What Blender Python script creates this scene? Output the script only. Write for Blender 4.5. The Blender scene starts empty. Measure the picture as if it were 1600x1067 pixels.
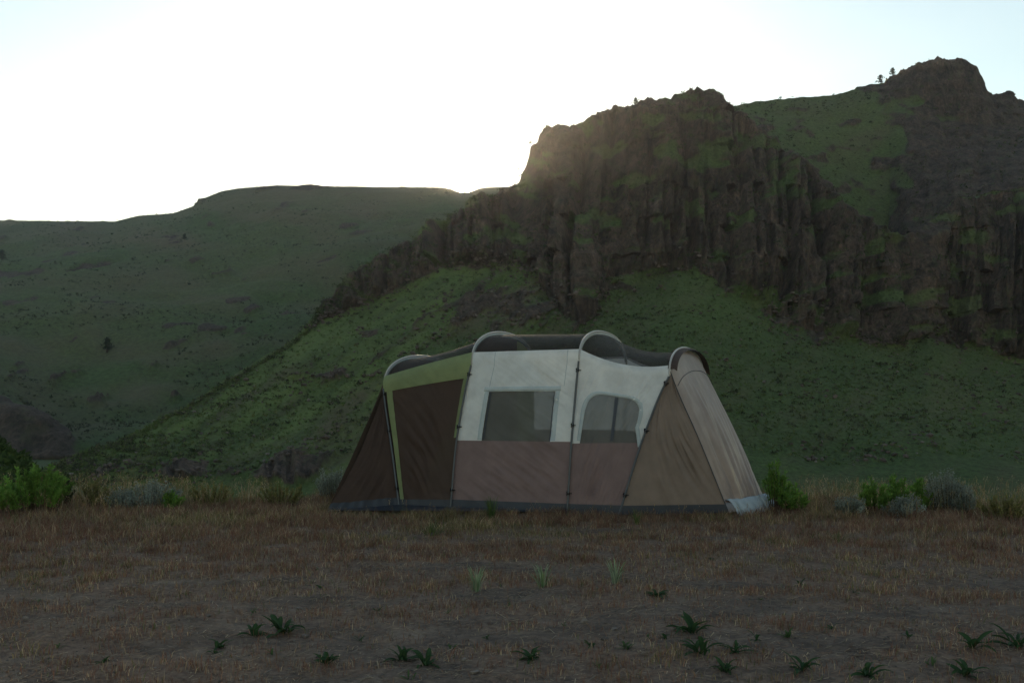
import bpy, math, random
import numpy as np
from mathutils import Vector, Matrix
R = math.radians
rng = np.random.default_rng(7)
random.seed(7)
SC = bpy.context.scene
COL = SC.collection

# ------------------------------------------------------------------ camera
F_PX, CAM_H, PITCH = 1556.0, 1.3, R(3.22)
CAM = np.array([0.0, 0.0, CAM_H])
cam_d = bpy.data.cameras.new('camera'); cam = bpy.data.objects.new('camera', cam_d); COL.objects.link(cam)
cam.location = CAM; cam.rotation_euler = (math.pi/2 + PITCH, 0, 0)
cam_d.sensor_width = 36; cam_d.lens = 35.01; cam_d.sensor_fit = 'HORIZONTAL'
cam_d.clip_start = 0.05; cam_d.clip_end = 20000
SC.camera = cam

def ray(px, py):
    px = np.asarray(px, float); py = np.asarray(py, float)
    xc = (px-800)/F_PX; yc = (533.5-py)/F_PX
    return np.stack([xc, math.cos(PITCH)-yc*math.sin(PITCH), math.sin(PITCH)+yc*math.cos(PITCH)], -1)
def at(px, py, d):                      # photo pixel and depth in metres -> place
    r = ray(px, py); d = np.asarray(d, float)
    return CAM + r*(d/r[..., 1])[..., None]
def on_ground(px, py, z=0.0):
    r = ray(px, py); return CAM + r*((z-CAM_H)/r[..., 2])[..., None]

# ------------------------------------------------------------------ sky and sun
SUN_DIR = ray(726, 301.0); SUN_DIR = SUN_DIR/np.linalg.norm(SUN_DIR)
SUN_EL = math.asin(SUN_DIR[2]); SUN_AZ = math.atan2(SUN_DIR[0], SUN_DIR[1])
w = bpy.data.worlds.new('World'); SC.world = w; w.use_nodes = True
nt = w.node_tree; nt.nodes.clear()
wo = nt.nodes.new('ShaderNodeOutputWorld'); bg = nt.nodes.new('ShaderNodeBackground')
sky = nt.nodes.new('ShaderNodeTexSky'); sky.sky_type = 'NISHITA'; sky.sun_disc = False
sky.sun_elevation = SUN_EL; sky.sun_rotation = SUN_AZ
sky.altitude = 900; sky.air_density = 1.45; sky.dust_density = 0.3; sky.ozone_density = 0.3
bg.inputs['Strength'].default_value = 0.10
nt.links.new(sky.outputs[0], bg.inputs['Color'])
# the sun's own disc, half a degree wide, standing in that sky
tc = nt.nodes.new('ShaderNodeTexCoord'); vd = nt.nodes.new('ShaderNodeVectorMath'); vd.operation = 'DOT_PRODUCT'
vd.inputs[1].default_value = SUN_DIR
nt.links.new(tc.outputs['Generated'], vd.inputs[0])
gt = nt.nodes.new('ShaderNodeMath'); gt.operation = 'GREATER_THAN'; gt.inputs[1].default_value = math.cos(R(0.27))
nt.links.new(vd.outputs['Value'], gt.inputs[0])
bg2 = nt.nodes.new('ShaderNodeBackground'); bg2.inputs['Color'].default_value = (1, .86, .62, 1)
ml = nt.nodes.new('ShaderNodeMath'); ml.operation = 'MULTIPLY'; ml.inputs[1].default_value = 30
nt.links.new(gt.outputs[0], ml.inputs[0]); nt.links.new(ml.outputs[0], bg2.inputs['Strength'])
ad = nt.nodes.new('ShaderNodeAddShader')
nt.links.new(bg.outputs[0], ad.inputs[0]); nt.links.new(bg2.outputs[0], ad.inputs[1]); nt.links.new(ad.outputs[0], wo.inputs['Surface'])
sl = bpy.data.lights.new('sun', 'SUN'); sun = bpy.data.objects.new('sun', sl); COL.objects.link(sun)
sl.energy = 3.0; sl.angle = R(0.53); sl.color = (1.0, 0.74, 0.44)
sun.rotation_euler = Vector(SUN_DIR).to_track_quat('Z', 'Y').to_euler()
sun.location = Vector(SUN_DIR)*900

# ------------------------------------------------------------------ render settings
SC.view_settings.view_transform = 'Standard'; SC.view_settings.look = 'None'
SC.view_settings.exposure = 0.98; SC.view_settings.gamma = 1.0
SC.render.engine = 'CYCLES'
SC.cycles.use_denoising = True
SC.cycles.max_bounces = 6; SC.cycles.diffuse_bounces = 3; SC.cycles.glossy_bounces = 2
SC.cycles.transmission_bounces = 4; SC.cycles.transparent_max_bounces = 16
SC.cycles.caustics_reflective = False; SC.cycles.caustics_refractive = False

# ------------------------------------------------------------------ helpers
PERM = np.random.default_rng(3).permutation(256)
PERM = np.concatenate([PERM, PERM, PERM])
GRAD = np.random.default_rng(4).normal(size=(256, 3)); GRAD /= np.linalg.norm(GRAD, axis=1)[:, None]
def gnoise(p):
    p = np.asarray(p, float); i = np.floor(p).astype(int); f = p - i; i &= 255
    u = f*f*f*(f*(f*6-15)+10)
    out = 0
    for dx in (0, 1):
        wx = u[..., 0] if dx else 1-u[..., 0]
        for dy in (0, 1):
            wy = u[..., 1] if dy else 1-u[..., 1]
            for dz in (0, 1):
                wz = u[..., 2] if dz else 1-u[..., 2]
                h = PERM[PERM[PERM[(i[..., 0]+dx) & 255]+((i[..., 1]+dy) & 255)]+((i[..., 2]+dz) & 255)]
                g = GRAD[h]
                out = out + wx*wy*wz*(g[..., 0]*(f[..., 0]-dx)+g[..., 1]*(f[..., 1]-dy)+g[..., 2]*(f[..., 2]-dz))
    return out*1.5
def fbm(p, octv=4, gain=.5, lac=2.03):
    a, s, o = 1.0, 0, np.asarray(p, float)
    for k in range(octv):
        s = s + a*gnoise(o + 17.3*k); a *= gain; o = o*lac
    return s
def ridged(p, octv=4, gain=.5, lac=2.1):
    a, s, o = 1.0, 0, np.asarray(p, float)
    for k in range(octv):
        s = s + a*(1-2*np.abs(gnoise(o + 11.7*k))); a *= gain; o = o*lac
    return s
def sstep(a, b, x):
    t = np.clip((x-a)/(b-a), 0, 1); return t*t*(3-2*t)

def mesh_np(name, V, quads=None, tris=None, smooth=True, attrs=None, cols=None):
    V = np.asarray(V, np.float32).reshape(-1, 3)
    parts, sizes = [], []
    if quads is not None and len(quads): q = np.asarray(quads, np.int32).reshape(-1, 4); parts.append(q.ravel()); sizes.append(np.full(len(q), 4, np.int32))
    if tris is not None and len(tris): t = np.asarray(tris, np.int32).reshape(-1, 3); parts.append(t.ravel()); sizes.append(np.full(len(t), 3, np.int32))
    L = np.concatenate(parts); S = np.concatenate(sizes)
    me = bpy.data.meshes.new(name)
    me.vertices.add(len(V)); me.vertices.foreach_set('co', V.ravel())
    me.loops.add(len(L)); me.loops.foreach_set('vertex_index', L)
    me.polygons.add(len(S)); me.polygons.foreach_set('loop_start', np.concatenate([[0], np.cumsum(S)[:-1]]).astype(np.int32))
    me.update(calc_edges=True)
    me.polygons.foreach_set('use_smooth', np.full(len(S), smooth))
    for k, v in (attrs or {}).items():
        a = me.attributes.new(k, 'FLOAT', 'POINT'); a.data.foreach_set('value', np.asarray(v, np.float32).ravel())
    if cols is not None:
        c = np.ones((len(V), 4), np.float32); c[:, :3] = cols
        a = me.attributes.new('col', 'FLOAT_COLOR', 'POINT'); a.data.foreach_set('color', c.ravel())
    me.validate(); me.update()
    return me
def obj(name, me, mat=None, parent=None):
    o = bpy.data.objects.new(name, me); COL.objects.link(o)
    if mat is not None and me is not None and not me.materials: me.materials.append(mat)
    if parent is not None: o.parent = parent
    return o
def tag(o, label=None, cat=None, group=None, kind=None):
    if label: o['label'] = label
    if cat: o['category'] = cat
    if group: o['group'] = group
    if kind: o['kind'] = kind
    return o
def empty(name, loc, rz=0, sc=1):
    o = bpy.data.objects.new(name, None); COL.objects.link(o); o.location = loc; o.rotation_euler = (0, 0, rz); o.scale = (sc,)*3
    o.empty_display_size = .1
    return o
def gridquads(nr, nc, off=0):
    i = np.arange(nr-1)[:, None]*nc + np.arange(nc-1)[None, :] + off
    return np.stack([i, i+1, i+nc+1, i+nc], -1).reshape(-1, 4)

# material nodes
class M:
    def __init__(s, name):
        s.m = bpy.data.materials.new(name); s.m.use_nodes = True; s.t = s.m.node_tree
        s.b = s.t.nodes['Principled BSDF']; s.out = s.t.nodes['Material Output']
        s.b.inputs['Roughness'].default_value = .85; s.b.inputs['Specular IOR Level'].default_value = .25
        s.co = s.t.nodes.new('ShaderNodeTexCoord')
    def n(s, typ, **kw):
        n = s.t.nodes.new(typ)
        for k, v in kw.items(): setattr(n, k, v)
        return n
    def l(s, a, b): s.t.links.new(a, b)
    def noise(s, scale, detail=5, rough=.6, stretch=None, w=0):
        n = s.n('ShaderNodeTexNoise'); n.inputs['Scale'].default_value = scale
        n.inputs['Detail'].default_value = detail; n.inputs['Roughness'].default_value = rough
        mp = s.n('ShaderNodeMapping'); mp.inputs['Scale'].default_value = stretch or (1, 1, 1); mp.inputs['Location'].default_value = (w, w*.7, w*.3)
        s.l(s.co.outputs['Object'], mp.inputs['Vector']); s.l(mp.outputs[0], n.inputs['Vector'])
        return n.outputs['Fac']
    def ramp(s, fac, stops):
        r = s.n('ShaderNodeValToRGB'); e = r.color_ramp.elements
        while len(e) < len(stops): e.new(.5)
        for k, (p, c) in enumerate(stops): e[k].position = p; e[k].color = (*c, 1) if len(c) == 3 else c
        s.l(fac, r.inputs[0]); return r.outputs[0]
    def mix(s, fac, a, b, mode='MIX'):
        m = s.n('ShaderNodeMix', data_type='RGBA', blend_type=mode)
        for sock, v in ((m.inputs[0], fac), (m.inputs[6], a), (m.inputs[7], b)):
            if hasattr(v, 'default_value') or hasattr(v, 'is_linked'): s.l(v, sock)
            elif isinstance(v, (int, float)): sock.default_value = v
            else: sock.default_value = (*v, 1)
        return m.outputs[2]
    def math(s, op, a, b=0.5, c=None):
        m = s.n('ShaderNodeMath', operation=op); m.use_clamp = False
        for sock, v in ((m.inputs[0], a), (m.inputs[1], b)):
            if isinstance(v, (int, float)): sock.default_value = v
            else: s.l(v, sock)
        return m.outputs[0]
    def attr(s, name, out='Fac'):
        a = s.n('ShaderNodeAttribute'); a.attribute_name = name; return a.outputs[out]
    def bump(s, h, strength=.5, dist=.05):
        b = s.n('ShaderNodeBump'); b.inputs['Strength'].default_value = strength; b.inputs['Distance'].default_value = dist
        s.l(h, b.inputs['Height']); s.l(b.outputs[0], s.b.inputs['Normal']); return b
    def base(s, c):
        if isinstance(c, tuple): s.b.inputs['Base Color'].default_value = (*c, 1)
        else: s.l(c, s.b.inputs['Base Color'])
        return s

# ------------------------------------------------------------------ terrain materials
def terrain_mat(name, rockA, rockB, greens, k):
    m = M(name)
    big = m.noise(.012*k, 6, .6); mid = m.noise(.12*k, 6, .65, w=4); fine = m.noise(1.3*k, 5, .7, w=9)
    g = m.ramp(big, [(.32, greens[0]), (.5, greens[1]), (.68, greens[2])])
    g2 = m.ramp(mid, [(.3, greens[3]), (.62, greens[1])])
    g = m.mix(.45, g, g2)
    g = m.mix(1.0, g, m.ramp(fine, [(.3, (.45, .45, .45)), (.7, (1.35, 1.35, 1.3))]), 'MULTIPLY')
    st = m.noise(.28*k, 7, .7, stretch=(1, 1, .22), w=2); st2 = m.noise(1.6*k, 5, .7, stretch=(1, 1, .3), w=7)
    r = m.mix(m.ramp(st, [(.34, (0, 0, 0)), (.66, (1, 1, 1))]), rockA, rockB)
    r = m.mix(1.0, r, m.ramp(st2, [(.3, (.3, .3, .3)), (.5, (.95, .95, .95)), (.72, (1.8, 1.65, 1.5))]), 'MULTIPLY')
    lich = m.ramp(m.noise(.35*k, 6, .7, w=12), [(.52, (0, 0, 0)), (.62, (1, 1, 1))])
    r = m.mix(m.math('MULTIPLY', lich, .45), r, (.075, .08, .04))
    mask = m.attr('rock')
    mk = m.math('ADD', mask, m.math('MULTIPLY', m.math('SUBTRACT', mid, .5), .9))
    mk = m.math('ADD', mk, m.math('MULTIPLY', m.math('SUBTRACT', fine, .5), .5))
    mk = m.ramp(mk, [(.42, (0, 0, 0)), (.58, (1, 1, 1))])
    dry = m.attr('dry')
    g = m.mix(m.math('MULTIPLY', dry, .75), g, m.mix(fine, (.07, .055, .035), (.15, .12, .075)))
    lit = m.attr('painted_light')  # brightness of the sun-side light, mixed into the grass colour
    g = m.mix(m.math('MULTIPLY', lit, .8), g, m.mix(fine, (.075, .115, .03), (.155, .205, .062)))
    m.base(m.mix(mk, g, r))
    h = m.math('ADD', m.math('MULTIPLY', st2, 1.0), m.math('MULTIPLY', fine, .8))
    m.bump(h, .8, .6/k)
    m.b.inputs['Roughness'].default_value = .95
    return m.m
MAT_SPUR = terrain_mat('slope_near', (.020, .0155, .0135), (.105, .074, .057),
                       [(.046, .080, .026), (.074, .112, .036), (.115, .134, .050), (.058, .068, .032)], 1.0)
MAT_HILL = terrain_mat('slope_far', (.030, .024, .020), (.080, .060, .048),
                       [(.036, .075, .020), (.058, .098, .028), (.095, .112, .042), (.05, .058, .026)], .5)

# ------------------------------------------------------------------ terrain by rows of profile points
def row(pts, cols):
    a = np.array(pts, float)
    return np.interp(cols, a[:, 0], a[:, 1]), np.interp(cols, a[:, 0], a[:, 2])
def build_rows(rows, counts, cols):
    """each row: polyline of (px, py, depth); counts: quads between neighbouring rows"""
    P3 = [at(cols, *row(r, cols)) for r in rows]
    out, tt = [], []
    for k, n in enumerate(counts):
        t = np.arange(n)/n
        out.append(P3[k][None]*(1-t)[:, None, None] + P3[k+1][None]*t[:, None, None]); tt.append(k+t)
    out.append(P3[-1][None]); tt.append([len(counts)])
    return np.concatenate(out), np.concatenate(tt)
def normals(P):
    du = np.gradient(P, axis=1); dv = np.gradient(P, axis=0)
    n = np.cross(du, dv); n /= np.linalg.norm(n, axis=-1)[..., None]+1e-9
    return n
def project(P):
    q = P - CAM
    fw = q[..., 1]*math.cos(PITCH)+q[..., 2]*math.sin(PITCH); up = -q[..., 1]*math.sin(PITCH)+q[..., 2]*math.cos(PITCH)
    return 800+F_PX*q[..., 0]/fw, 533.5-F_PX*up/fw
def blobs(px, py, L):
    s = 0
    for (cx, cy, rx, ry, a) in L: s = s + a*np.exp(-((px-cx)/rx)**2-((py-cy)/ry)**2)
    return s
def smooth1(P, n=2):
    for _ in range(n):
        P = P.copy(); P[1:-1] = .25*P[:-2]+.5*P[1:-1]+.25*P[2:]
    return P

# ---- the near spur with its cliff
foot = [(-300, 850, 138), (80, 800, 143), (500, 800, 140), (1000, 800, 136), (1600, 800, 132), (2000, 800, 128)]
base = [(-300, 870, 150), (0, 785, 152), (80, 737, 155), (200, 685, 170), (300, 632, 185), (430, 560, 205), (500, 506, 220), (560, 478, 225),
        (620, 452, 228), (690, 420, 232), (760, 418, 232), (830, 430, 228), (880, 500, 214), (910, 518, 210), (945, 475, 220), (1000, 446, 230),
        (1060, 425, 233), (1120, 450, 231), (1200, 492, 228), (1270, 525, 225), (1350, 540, 226), (1420, 548, 230), (1450, 522, 248), (1500, 548, 246),
        (1600, 572, 242), (2000, 600, 236)]
top = [(-300, 869, 152), (0, 783, 154), (80, 735, 157), (200, 681, 173), (300, 626, 188), (430, 551, 208), (500, 494, 223), (530, 455, 229), (560, 425, 234),
       (600, 399, 240), (640, 378, 245), (700, 344, 252), (760, 312, 258), (800, 296, 262), (812, 286, 262), (820, 268, 261), (830, 236, 261), (845, 213, 261), (870, 200, 262),
       (880, 195, 262), (890, 199, 262), (930, 185, 264), (960, 172, 265), (1000, 163, 266), (1050, 157, 268), (1075, 146, 269), (1095, 142, 270), (1120, 147, 270), (1140, 166, 268),
       (1200, 212, 262), (1250, 247, 258), (1300, 303, 252), (1350, 342, 249), (1390, 366, 248), (1420, 372, 254), (1460, 345, 264), (1500, 315, 268),
       (1600, 300, 266), (2000, 320, 260)]
gully = [(-300, 872, 190), (80, 760, 195), (300, 650, 225), (500, 520, 260), (700, 372, 288), (800, 318, 296), (850, 245, 296), (900, 215, 297), (1000, 185, 299), (1095, 168, 302), (1140, 185, 302),
         (1200, 232, 300), (1250, 268, 298), (1300, 322, 296), (1350, 360, 293), (1390, 380, 288), (1420, 371, 272), (1460, 340, 270), (1500, 310, 273), (1600, 294, 272), (2000, 314, 266)]
knob = [(-300, 880, 210), (80, 775, 215), (300, 670, 240), (500, 545, 285), (700, 395, 315), (850, 300, 325), (1000, 235, 328), (1095, 200, 328), (1140, 178, 335),
        (1200, 178, 338), (1300, 172, 340), (1370, 160, 342), (1420, 165, 340), (1480, 190, 336), (1540, 200, 334), (1600, 200, 340), (2000, 240, 345)]
crest = [(-300, 885, 230), (80, 790, 235), (300, 690, 260), (500, 570, 300), (700, 420, 325), (850, 330, 338), (1000, 250, 342), (1095, 190, 346), (1140, 167, 348),
         (1170, 160, 350), (1200, 157, 350), (1300, 147, 355), (1370, 130, 357), (1390, 125, 357), (1410, 112, 354), (1435, 101, 351), (1460, 94, 350), (1480, 91, 350), (1500, 94, 350),
         (1520, 103, 350), (1532, 122, 350), (1540, 144, 350), (1552, 150, 354), (1575, 149, 356), (1600, 161, 358), (1700, 178, 365), (2000, 210, 370)]
back = [(x, y+60, d+160) for x, y, d in crest]
cols = np.arange(-300, 2001, 2.2)
P, T = build_rows([foot, base, top, gully, knob, crest, back], [120, 190, 14, 60, 34, 10], cols)
P = smooth1(P, 3)
px, py = project(P)
TT = np.broadcast_to(T[:, None], px.shape); CC = np.broadcast_to(cols[None, :], px.shape)
N0 = normals(P)
# how rocky each spot is
wob = fbm(np.stack([px/38, py/38, px*0+21], -1), 4)
CC = CC + 55*fbm(np.stack([px/60, py/60, px*0+31], -1), 4)
TB = TT + wob*(.03+.13*sstep(860, 980, px))
cliff = sstep(.93, 1.06, np.where(TT < 1.5, TB, TT))*(1-sstep(1.97, 2.3, TT))*sstep(470, 520, px)
gull = sstep(2.6, 3.0, TT)*(1-sstep(5.0, 5.3, TT))
bl = blobs(px, py, [(300, 742, 160, 14, .75), (455, 730, 60, 26, .8), (600, 600, 80, 40, .28), (690, 540, 110, 40, .34), (820, 480, 60, 45, .5), (905, 470, 45, 60, .7),
                    (600, 690, 60, 40, .3), (430, 535, 25, 10, .8), (575, 525, 22, 10, .8), (390, 590, 60, 6, .5), (480, 590, 60, 8, .4),
                    (1220, 545, 14, 3, .8), (1160, 540, 10, 3, .7), (1540, 620, 80, 30, .25), (1460, 690, 90, 40, .2), (740, 480, 60, 30, .35)])
al = R(-33); su = (px*math.cos(al)+py*math.sin(al)); sv = (-px*math.sin(al)+py*math.cos(al))
streak = fbm(np.stack([su/95, sv/17, su*0+1.5], -1), 4)
leftface = 1-sstep(880, 1000, px)
rock_face = (bl*1.2 + leftface*(.62*streak-.16-.25*np.exp(-((px-330)/170)**2)*(py < 700)) + (1-leftface)*(.6*fbm(P/16, 4)-.22+.16*sstep(1150, 1500, px)*sstep(560, 620, py)))*(TT < 1.1)
upper = gull*(sstep(1370, 1440, CC)*.80 + (1-sstep(1370, 1440, CC))*.24 + .7*fbm(np.stack([px/45, py/22, px*0], -1), 3)*(1-.5*sstep(1400, 1450, CC)))
kn = sstep(4.0, 4.15, TT)*(1-sstep(5, 5.3, TT))*sstep(1395, 1430, CC)
ledge = .55*fbm(np.stack([px/70, py/30, px*0+8], -1), 4)
cl = cliff*np.clip(.76+ledge*1.6-.5*blobs(px, py, [(1125, 240, 30, 22, 1), (980, 500, 40, 20, .8)]), 0, 1)
rock = np.clip(np.maximum.reduce([cl, rock_face, upper, kn]), 0, 1)
# outcrops, buttresses and cracks as real relief
z = P[..., 2]
strike = np.broadcast_to(cols[None, :]*.167, z.shape)                # metres along the cliff
layer = np.floor((z+4*gnoise(P/30))/11.0)                              # beds between the ledges
q = np.stack([strike + 2.2*gnoise(np.stack([strike*0+layer*3.7, layer*1.3, strike/9], -1)), layer*.9, z*.16], -1)
q = q + .03*np.stack([z, z*0, z*0], -1)*gnoise(P/40)[..., None]
r1 = ridged(q/24.0, 3); r2 = ridged(q*np.array([1, 1, .8])/7.0, 4); r3 = ridged(np.stack([strike, P[..., 1]*.3, z*.35], -1)/2.2, 3)
crk = np.clip(1-np.abs(gnoise(q*np.array([1, 1, .6])/4.2))*5.0, 0, 1)
strat = gnoise(np.stack([P[..., 0]/60, P[..., 1]/60, z/3.2], -1))
hor = N0.copy(); hor[..., 2] *= .35; hor /= np.linalg.norm(hor, axis=-1)[..., None]+1e-9
amp = sstep(.15, .8, rock)
big = np.maximum(cliff, np.maximum(gull*.8*amp, kn))
edge = sstep(1.0, 1.12, TT)*(1-sstep(1.9, 2.0, TT))
step = lambda v, n: (np.floor(v*n)+sstep(.75, 1, v*n-np.floor(v*n)))/n
cols_a = step(gnoise(q*np.array([1, 1, .5])/9.0), 4.0)*5.0 + step(gnoise(q*np.array([1, 1, .9])/3.4+9), 4.0)*2.2
crk2 = np.clip(1-np.abs(gnoise(q*np.array([1, 1, .5])/12.0+5))*6.0, 0, 1)
blk = step(gnoise(np.stack([strike, layer, z*.3], -1)/2.3+3), 4)*1.2
D = big*edge*(r1*3.2 - 2.0*crk - 4.0*crk2 + cols_a*.9) + amp*(r2*.7*(1-.4*big)+r3*.25+blk+strat*.7) + amp*(TT < 1)*.8
D = D*(1-.85*np.exp(-((px-822)/22)**2)*(TT > 1.2))
P2 = P + hor*D[..., None]
soft = fbm(P/22, 4)*1.1 + fbm(P/3.0, 3)*.22
P2[..., 2] += soft*(1-amp)*sstep(0, .25, TT)
sk = np.exp(-((TT-2)/.10)**2)*(px > 500)*1.0 + np.exp(-((TT-5)/.25)**2)*(CC > 1395)
P2[..., 2] += sk*(ridged(np.stack([P[..., 0]/3.2, P[..., 1]/30, z*0], -1), 3)*.9-.3) + np.exp(-((TT-5)/.2)**2)*(CC < 1395)*fbm(P/4, 3)*.3
dry = np.clip(.18+.9*fbm(np.stack([su/120, sv/30, su*0+5], -1), 4)-.35*sstep(.45, .95, TT)*(px < 720)*(TT < 1)+.6*blobs(px, py, [(600, 660, 90, 60, 1), (760, 500, 80, 60, .7), (520, 720, 60, 40, .6)]), 0, 1)*np.where(px < 1000, 1, .55)
nr, nc = px.shape
me = mesh_np('spur', P2, quads=gridquads(nr, nc), smooth=False, attrs={'rock': rock, 'dry': dry, 'painted_light': np.clip(.42+1.3*fbm(np.stack([su/140, sv/24, su*0+15], -1), 4)+.35*sstep(.55, 1, TT)*(TT < 1.05)-.5*sstep(.25, .0, TT), 0, 1)*(1-sstep(700, 900, px))+.35*np.exp(-((px-1120)/110)**2-((py-480)/60)**2)})  # left face painted lighter in streaks, as if lit from the sun side
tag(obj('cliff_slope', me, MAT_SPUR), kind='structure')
SPUR = (P2, rock, px, py, TT)

# ---- the far green hill on the left
h_foot = [(-400, 760, 268), (0, 738, 272), (110, 722, 276), (400, 720, 280), (1300, 720, 280)]
h_base = [(-400, 600, 300), (-100, 618, 295), (0, 628, 292), (60, 652, 288), (105, 690, 284), (150, 700, 284), (400, 705, 284), (1300, 705, 284)]
h_low = [(-400, 570, 345), (0, 600, 335), (100, 655, 325), (250, 640, 330), (500, 600, 335), (1300, 600, 335)]
h_mid = [(-400, 480, 470), (0, 470, 460), (200, 480, 450), (400, 470, 450), (600, 450, 450), (1300, 450, 450)]
h_up = [(-400, 385, 640), (0, 380, 640), (180, 378, 625), (300, 352, 600), (430, 330, 590), (700, 325, 590), (1300, 325, 600)]
h_top = [(-400, 350, 830), (-100, 345, 800), (0, 343, 790), (100, 344.5, 780), (180, 345, 770), (215, 336, 752), (270, 332.5, 740), (300, 322, 715), (320, 308, 700), (345, 298, 692), (370, 293, 688),
         (430, 288.5, 684), (500, 289.5, 684), (600, 291.5, 684), (690, 292, 684), (704, 294.5, 684), (714, 299, 684), (726, 300.5, 684), (738, 299, 684), (748, 294, 684), (760, 292, 684), (820, 290, 684), (1000, 285, 690), (1300, 290, 700)]  # shallow saddle added to the ridge so the sun's disc shows in it
h_back = [(x, y+12, d+400) for x, y, d in h_top]
cols = np.arange(-400, 1301, 2.6)
P, T = build_rows([h_foot, h_base, h_low, h_mid, h_up, h_top, h_back], [30, 24, 70, 70, 40, 8], cols)
P = smooth1(P, 4)
px, py = project(P); TT = np.broadcast_to(T[:, None], px.shape); CC = np.broadcast_to(cols[None], px.shape)
N0 = normals(P)
cl = (TT < 1.15)*sstep(.02, .2, TT)*(1-sstep(90, 150, CC))
s2 = fbm(np.stack([px/60, (py+.22*px)/13, px*0+3], -1), 4)
bl = blobs(px, py, [(30, 437, 45, 9, .9), (75, 436, 16, 4, .8), (385, 480, 25, 9, .9), (345, 515, 40, 5, .8), (300, 508, 18, 5, .6), (330, 425, 40, 7, .7), (355, 415, 20, 6, .7), (555, 355, 25, 10, .8), (440, 295, 70, 4, .7), (330, 345, 40, 8, .5),
                    (170, 480, 20, 5, .6), (305, 535, 14, 5, .6), (470, 490, 30, 5, .5), (60, 400, 40, 4, .6), (110, 400, 20, 4, .7), (10, 480, 16, 4, .6), (270, 395, 30, 5, .5), (310, 400, 12, 8, .5)])
rock = np.clip(np.maximum(cl, 1.25*(s2-.26)+bl*1.3), 0, 1)
amp = sstep(.2, .8, rock)
q = np.stack([P[..., 0], P[..., 1], P[..., 2]*.3], -1)
D = amp*(ridged(q/12, 4)*1.8 + 1.0)
P2 = P + N0*np.array([1, 1, .4])*D[..., None]
P2[..., 2] += (fbm(P/95, 4)*7.0*sstep(1.3, 2.2, TT)*(1-sstep(4.2, 5, TT)) + fbm(P/14, 4)*.9)*(1-.6*amp)*(1-.75*np.exp(-((TT-5)/.4)**2))
dry = np.clip(.25+.8*fbm(np.stack([px/150, py/40, px*0+6], -1), 4)+.5*sstep(3.6, 5, TT), 0, 1)
nr, nc = px.shape
me = mesh_np('hill', P2, quads=gridquads(nr, nc), attrs={'rock': rock, 'dry': dry})
tag(obj('hillside', me, MAT_HILL), kind='structure')
HILL = (P2, rock, px, py, TT)

# ------------------------------------------------------------------ the bench the tent stands on, valley floor out to the horizon
def edge_dist(x, y):                                     # metres past the lip of the bench
    a = x/np.maximum(y, 1)*12.0
    e = 12.6 + 3.6*sstep(-2.5, -1.9, a)*(1-sstep(2.6, 3.2, a)) + .5*np.sin(a*.9+.4)
    e = np.where(a < -4.6, e+1.2*sstep(-4.6, -6.2, a), e)
    return y - e
def ground_z(x, y, fine=True):
    p = np.stack([x, y, x*0], -1)
    s = np.maximum(edge_dist(x, y), 0)
    lip = np.maximum(-.16*s*sstep(0, 1.2, s) - .06*np.maximum(s-3, 0), -15.6)
    zz = lip + fbm(p/3.5, 2)*.035*(np.hypot(x, y) < 60) + fbm(p/40, 2)*.5*sstep(30, 120, np.hypot(x, y))
    zz = zz + .10*np.exp(-((x+6.3)/1.2)**2-((y-13.6)/1.6)**2)
    zz = zz + 2.35*np.exp(-((x+13.2)/3.2)**2-((y-22)/5)**2)
    if fine:
        zz = zz + fbm(p/.55, 3)*.016 + np.maximum(ridged(p/.13, 2)-.55, 0)*.009
    return zz
th_f = np.linspace(-34, 34, 620)
th = np.concatenate([np.linspace(-180, -40, 40), [-37], th_f, [37], np.linspace(40, 180, 40)])
rr = np.concatenate([np.linspace(.4, 3.6, 14), np.geomspace(3.8, 15, 360), np.geomspace(15.4, 60, 50), np.geomspace(66, 1650, 36)])
TH, RR = np.meshgrid(R(1)*th, rr)
gx, gy = RR*np.sin(TH), RR*np.cos(TH)
gz = ground_z(gx, gy)
def cover(x, y):                                         # how thick the dry grass stands, 0 bare dirt .. 1 dense
    p = np.stack([x, y*1.9, x*0], -1)
    d = np.hypot(x, y)
    v = .40 + .42*sstep(5.2, 10.5, d) + .55*fbm(p/1.0+3, 4) + .2*fbm(p/.35, 2)
    v = v - .35*np.exp(-((x-1.1)/1.8)**2-((y-9.6)/.5)**2) - .3*np.exp(-((x-5.2)/1.0)**2-((y-10.2)/.4)**2) + .1*np.exp(-((x+4)/3)**2)*sstep(6, 8, d)
    return np.clip(v, 0, 1)
m = M('ground_dirt')
cv = m.attr('cover')
a = m.noise(2.2, 8, .68); b = m.noise(26, 6, .7, w=3); c = m.noise(120, 3, .6, w=6)
lt = m.noise(9, 6, .75, stretch=(.55, 2.2, 1), w=8)
dirt = m.ramp(a, [(.3, (.062, .047, .040)), (.52, (.13, .096, .076)), (.7, (.235, .18, .14))])
dirt = m.mix(1.0, dirt, m.ramp(b, [(.3, (.55, .54, .53)), (.7, (1.3, 1.28, 1.25))]), 'MULTIPLY')
dirt = m.mix(m.ramp(lt, [(.54, (0, 0, 0)), (.68, (.75, .75, .75))]), dirt, (.23, .165, .105))
duff = m.ramp(b, [(.28, (.08, .053, .040)), (.5, (.165, .108, .078)), (.72, (.26, .185, .125))])
m.base(m.mix(m.ramp(m.math('ADD', cv, m.math('MULTIPLY', m.math('SUBTRACT', b, .5), .7)), [(.3, (0, 0, 0)), (.62, (1, 1, 1))]), dirt, duff))
far = m.n('ShaderNodeTexNoise'); far = m.noise(.5, 6, .7, w=5)
lush = m.ramp(far, [(.3, (.035, .055, .018)), (.55, (.055, .08, .025)), (.75, (.09, .08, .04))])
gc = m.b.inputs['Base Color'].links[0].from_socket
m.base(m.mix(m.attr('lush'), gc, lush))
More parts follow.
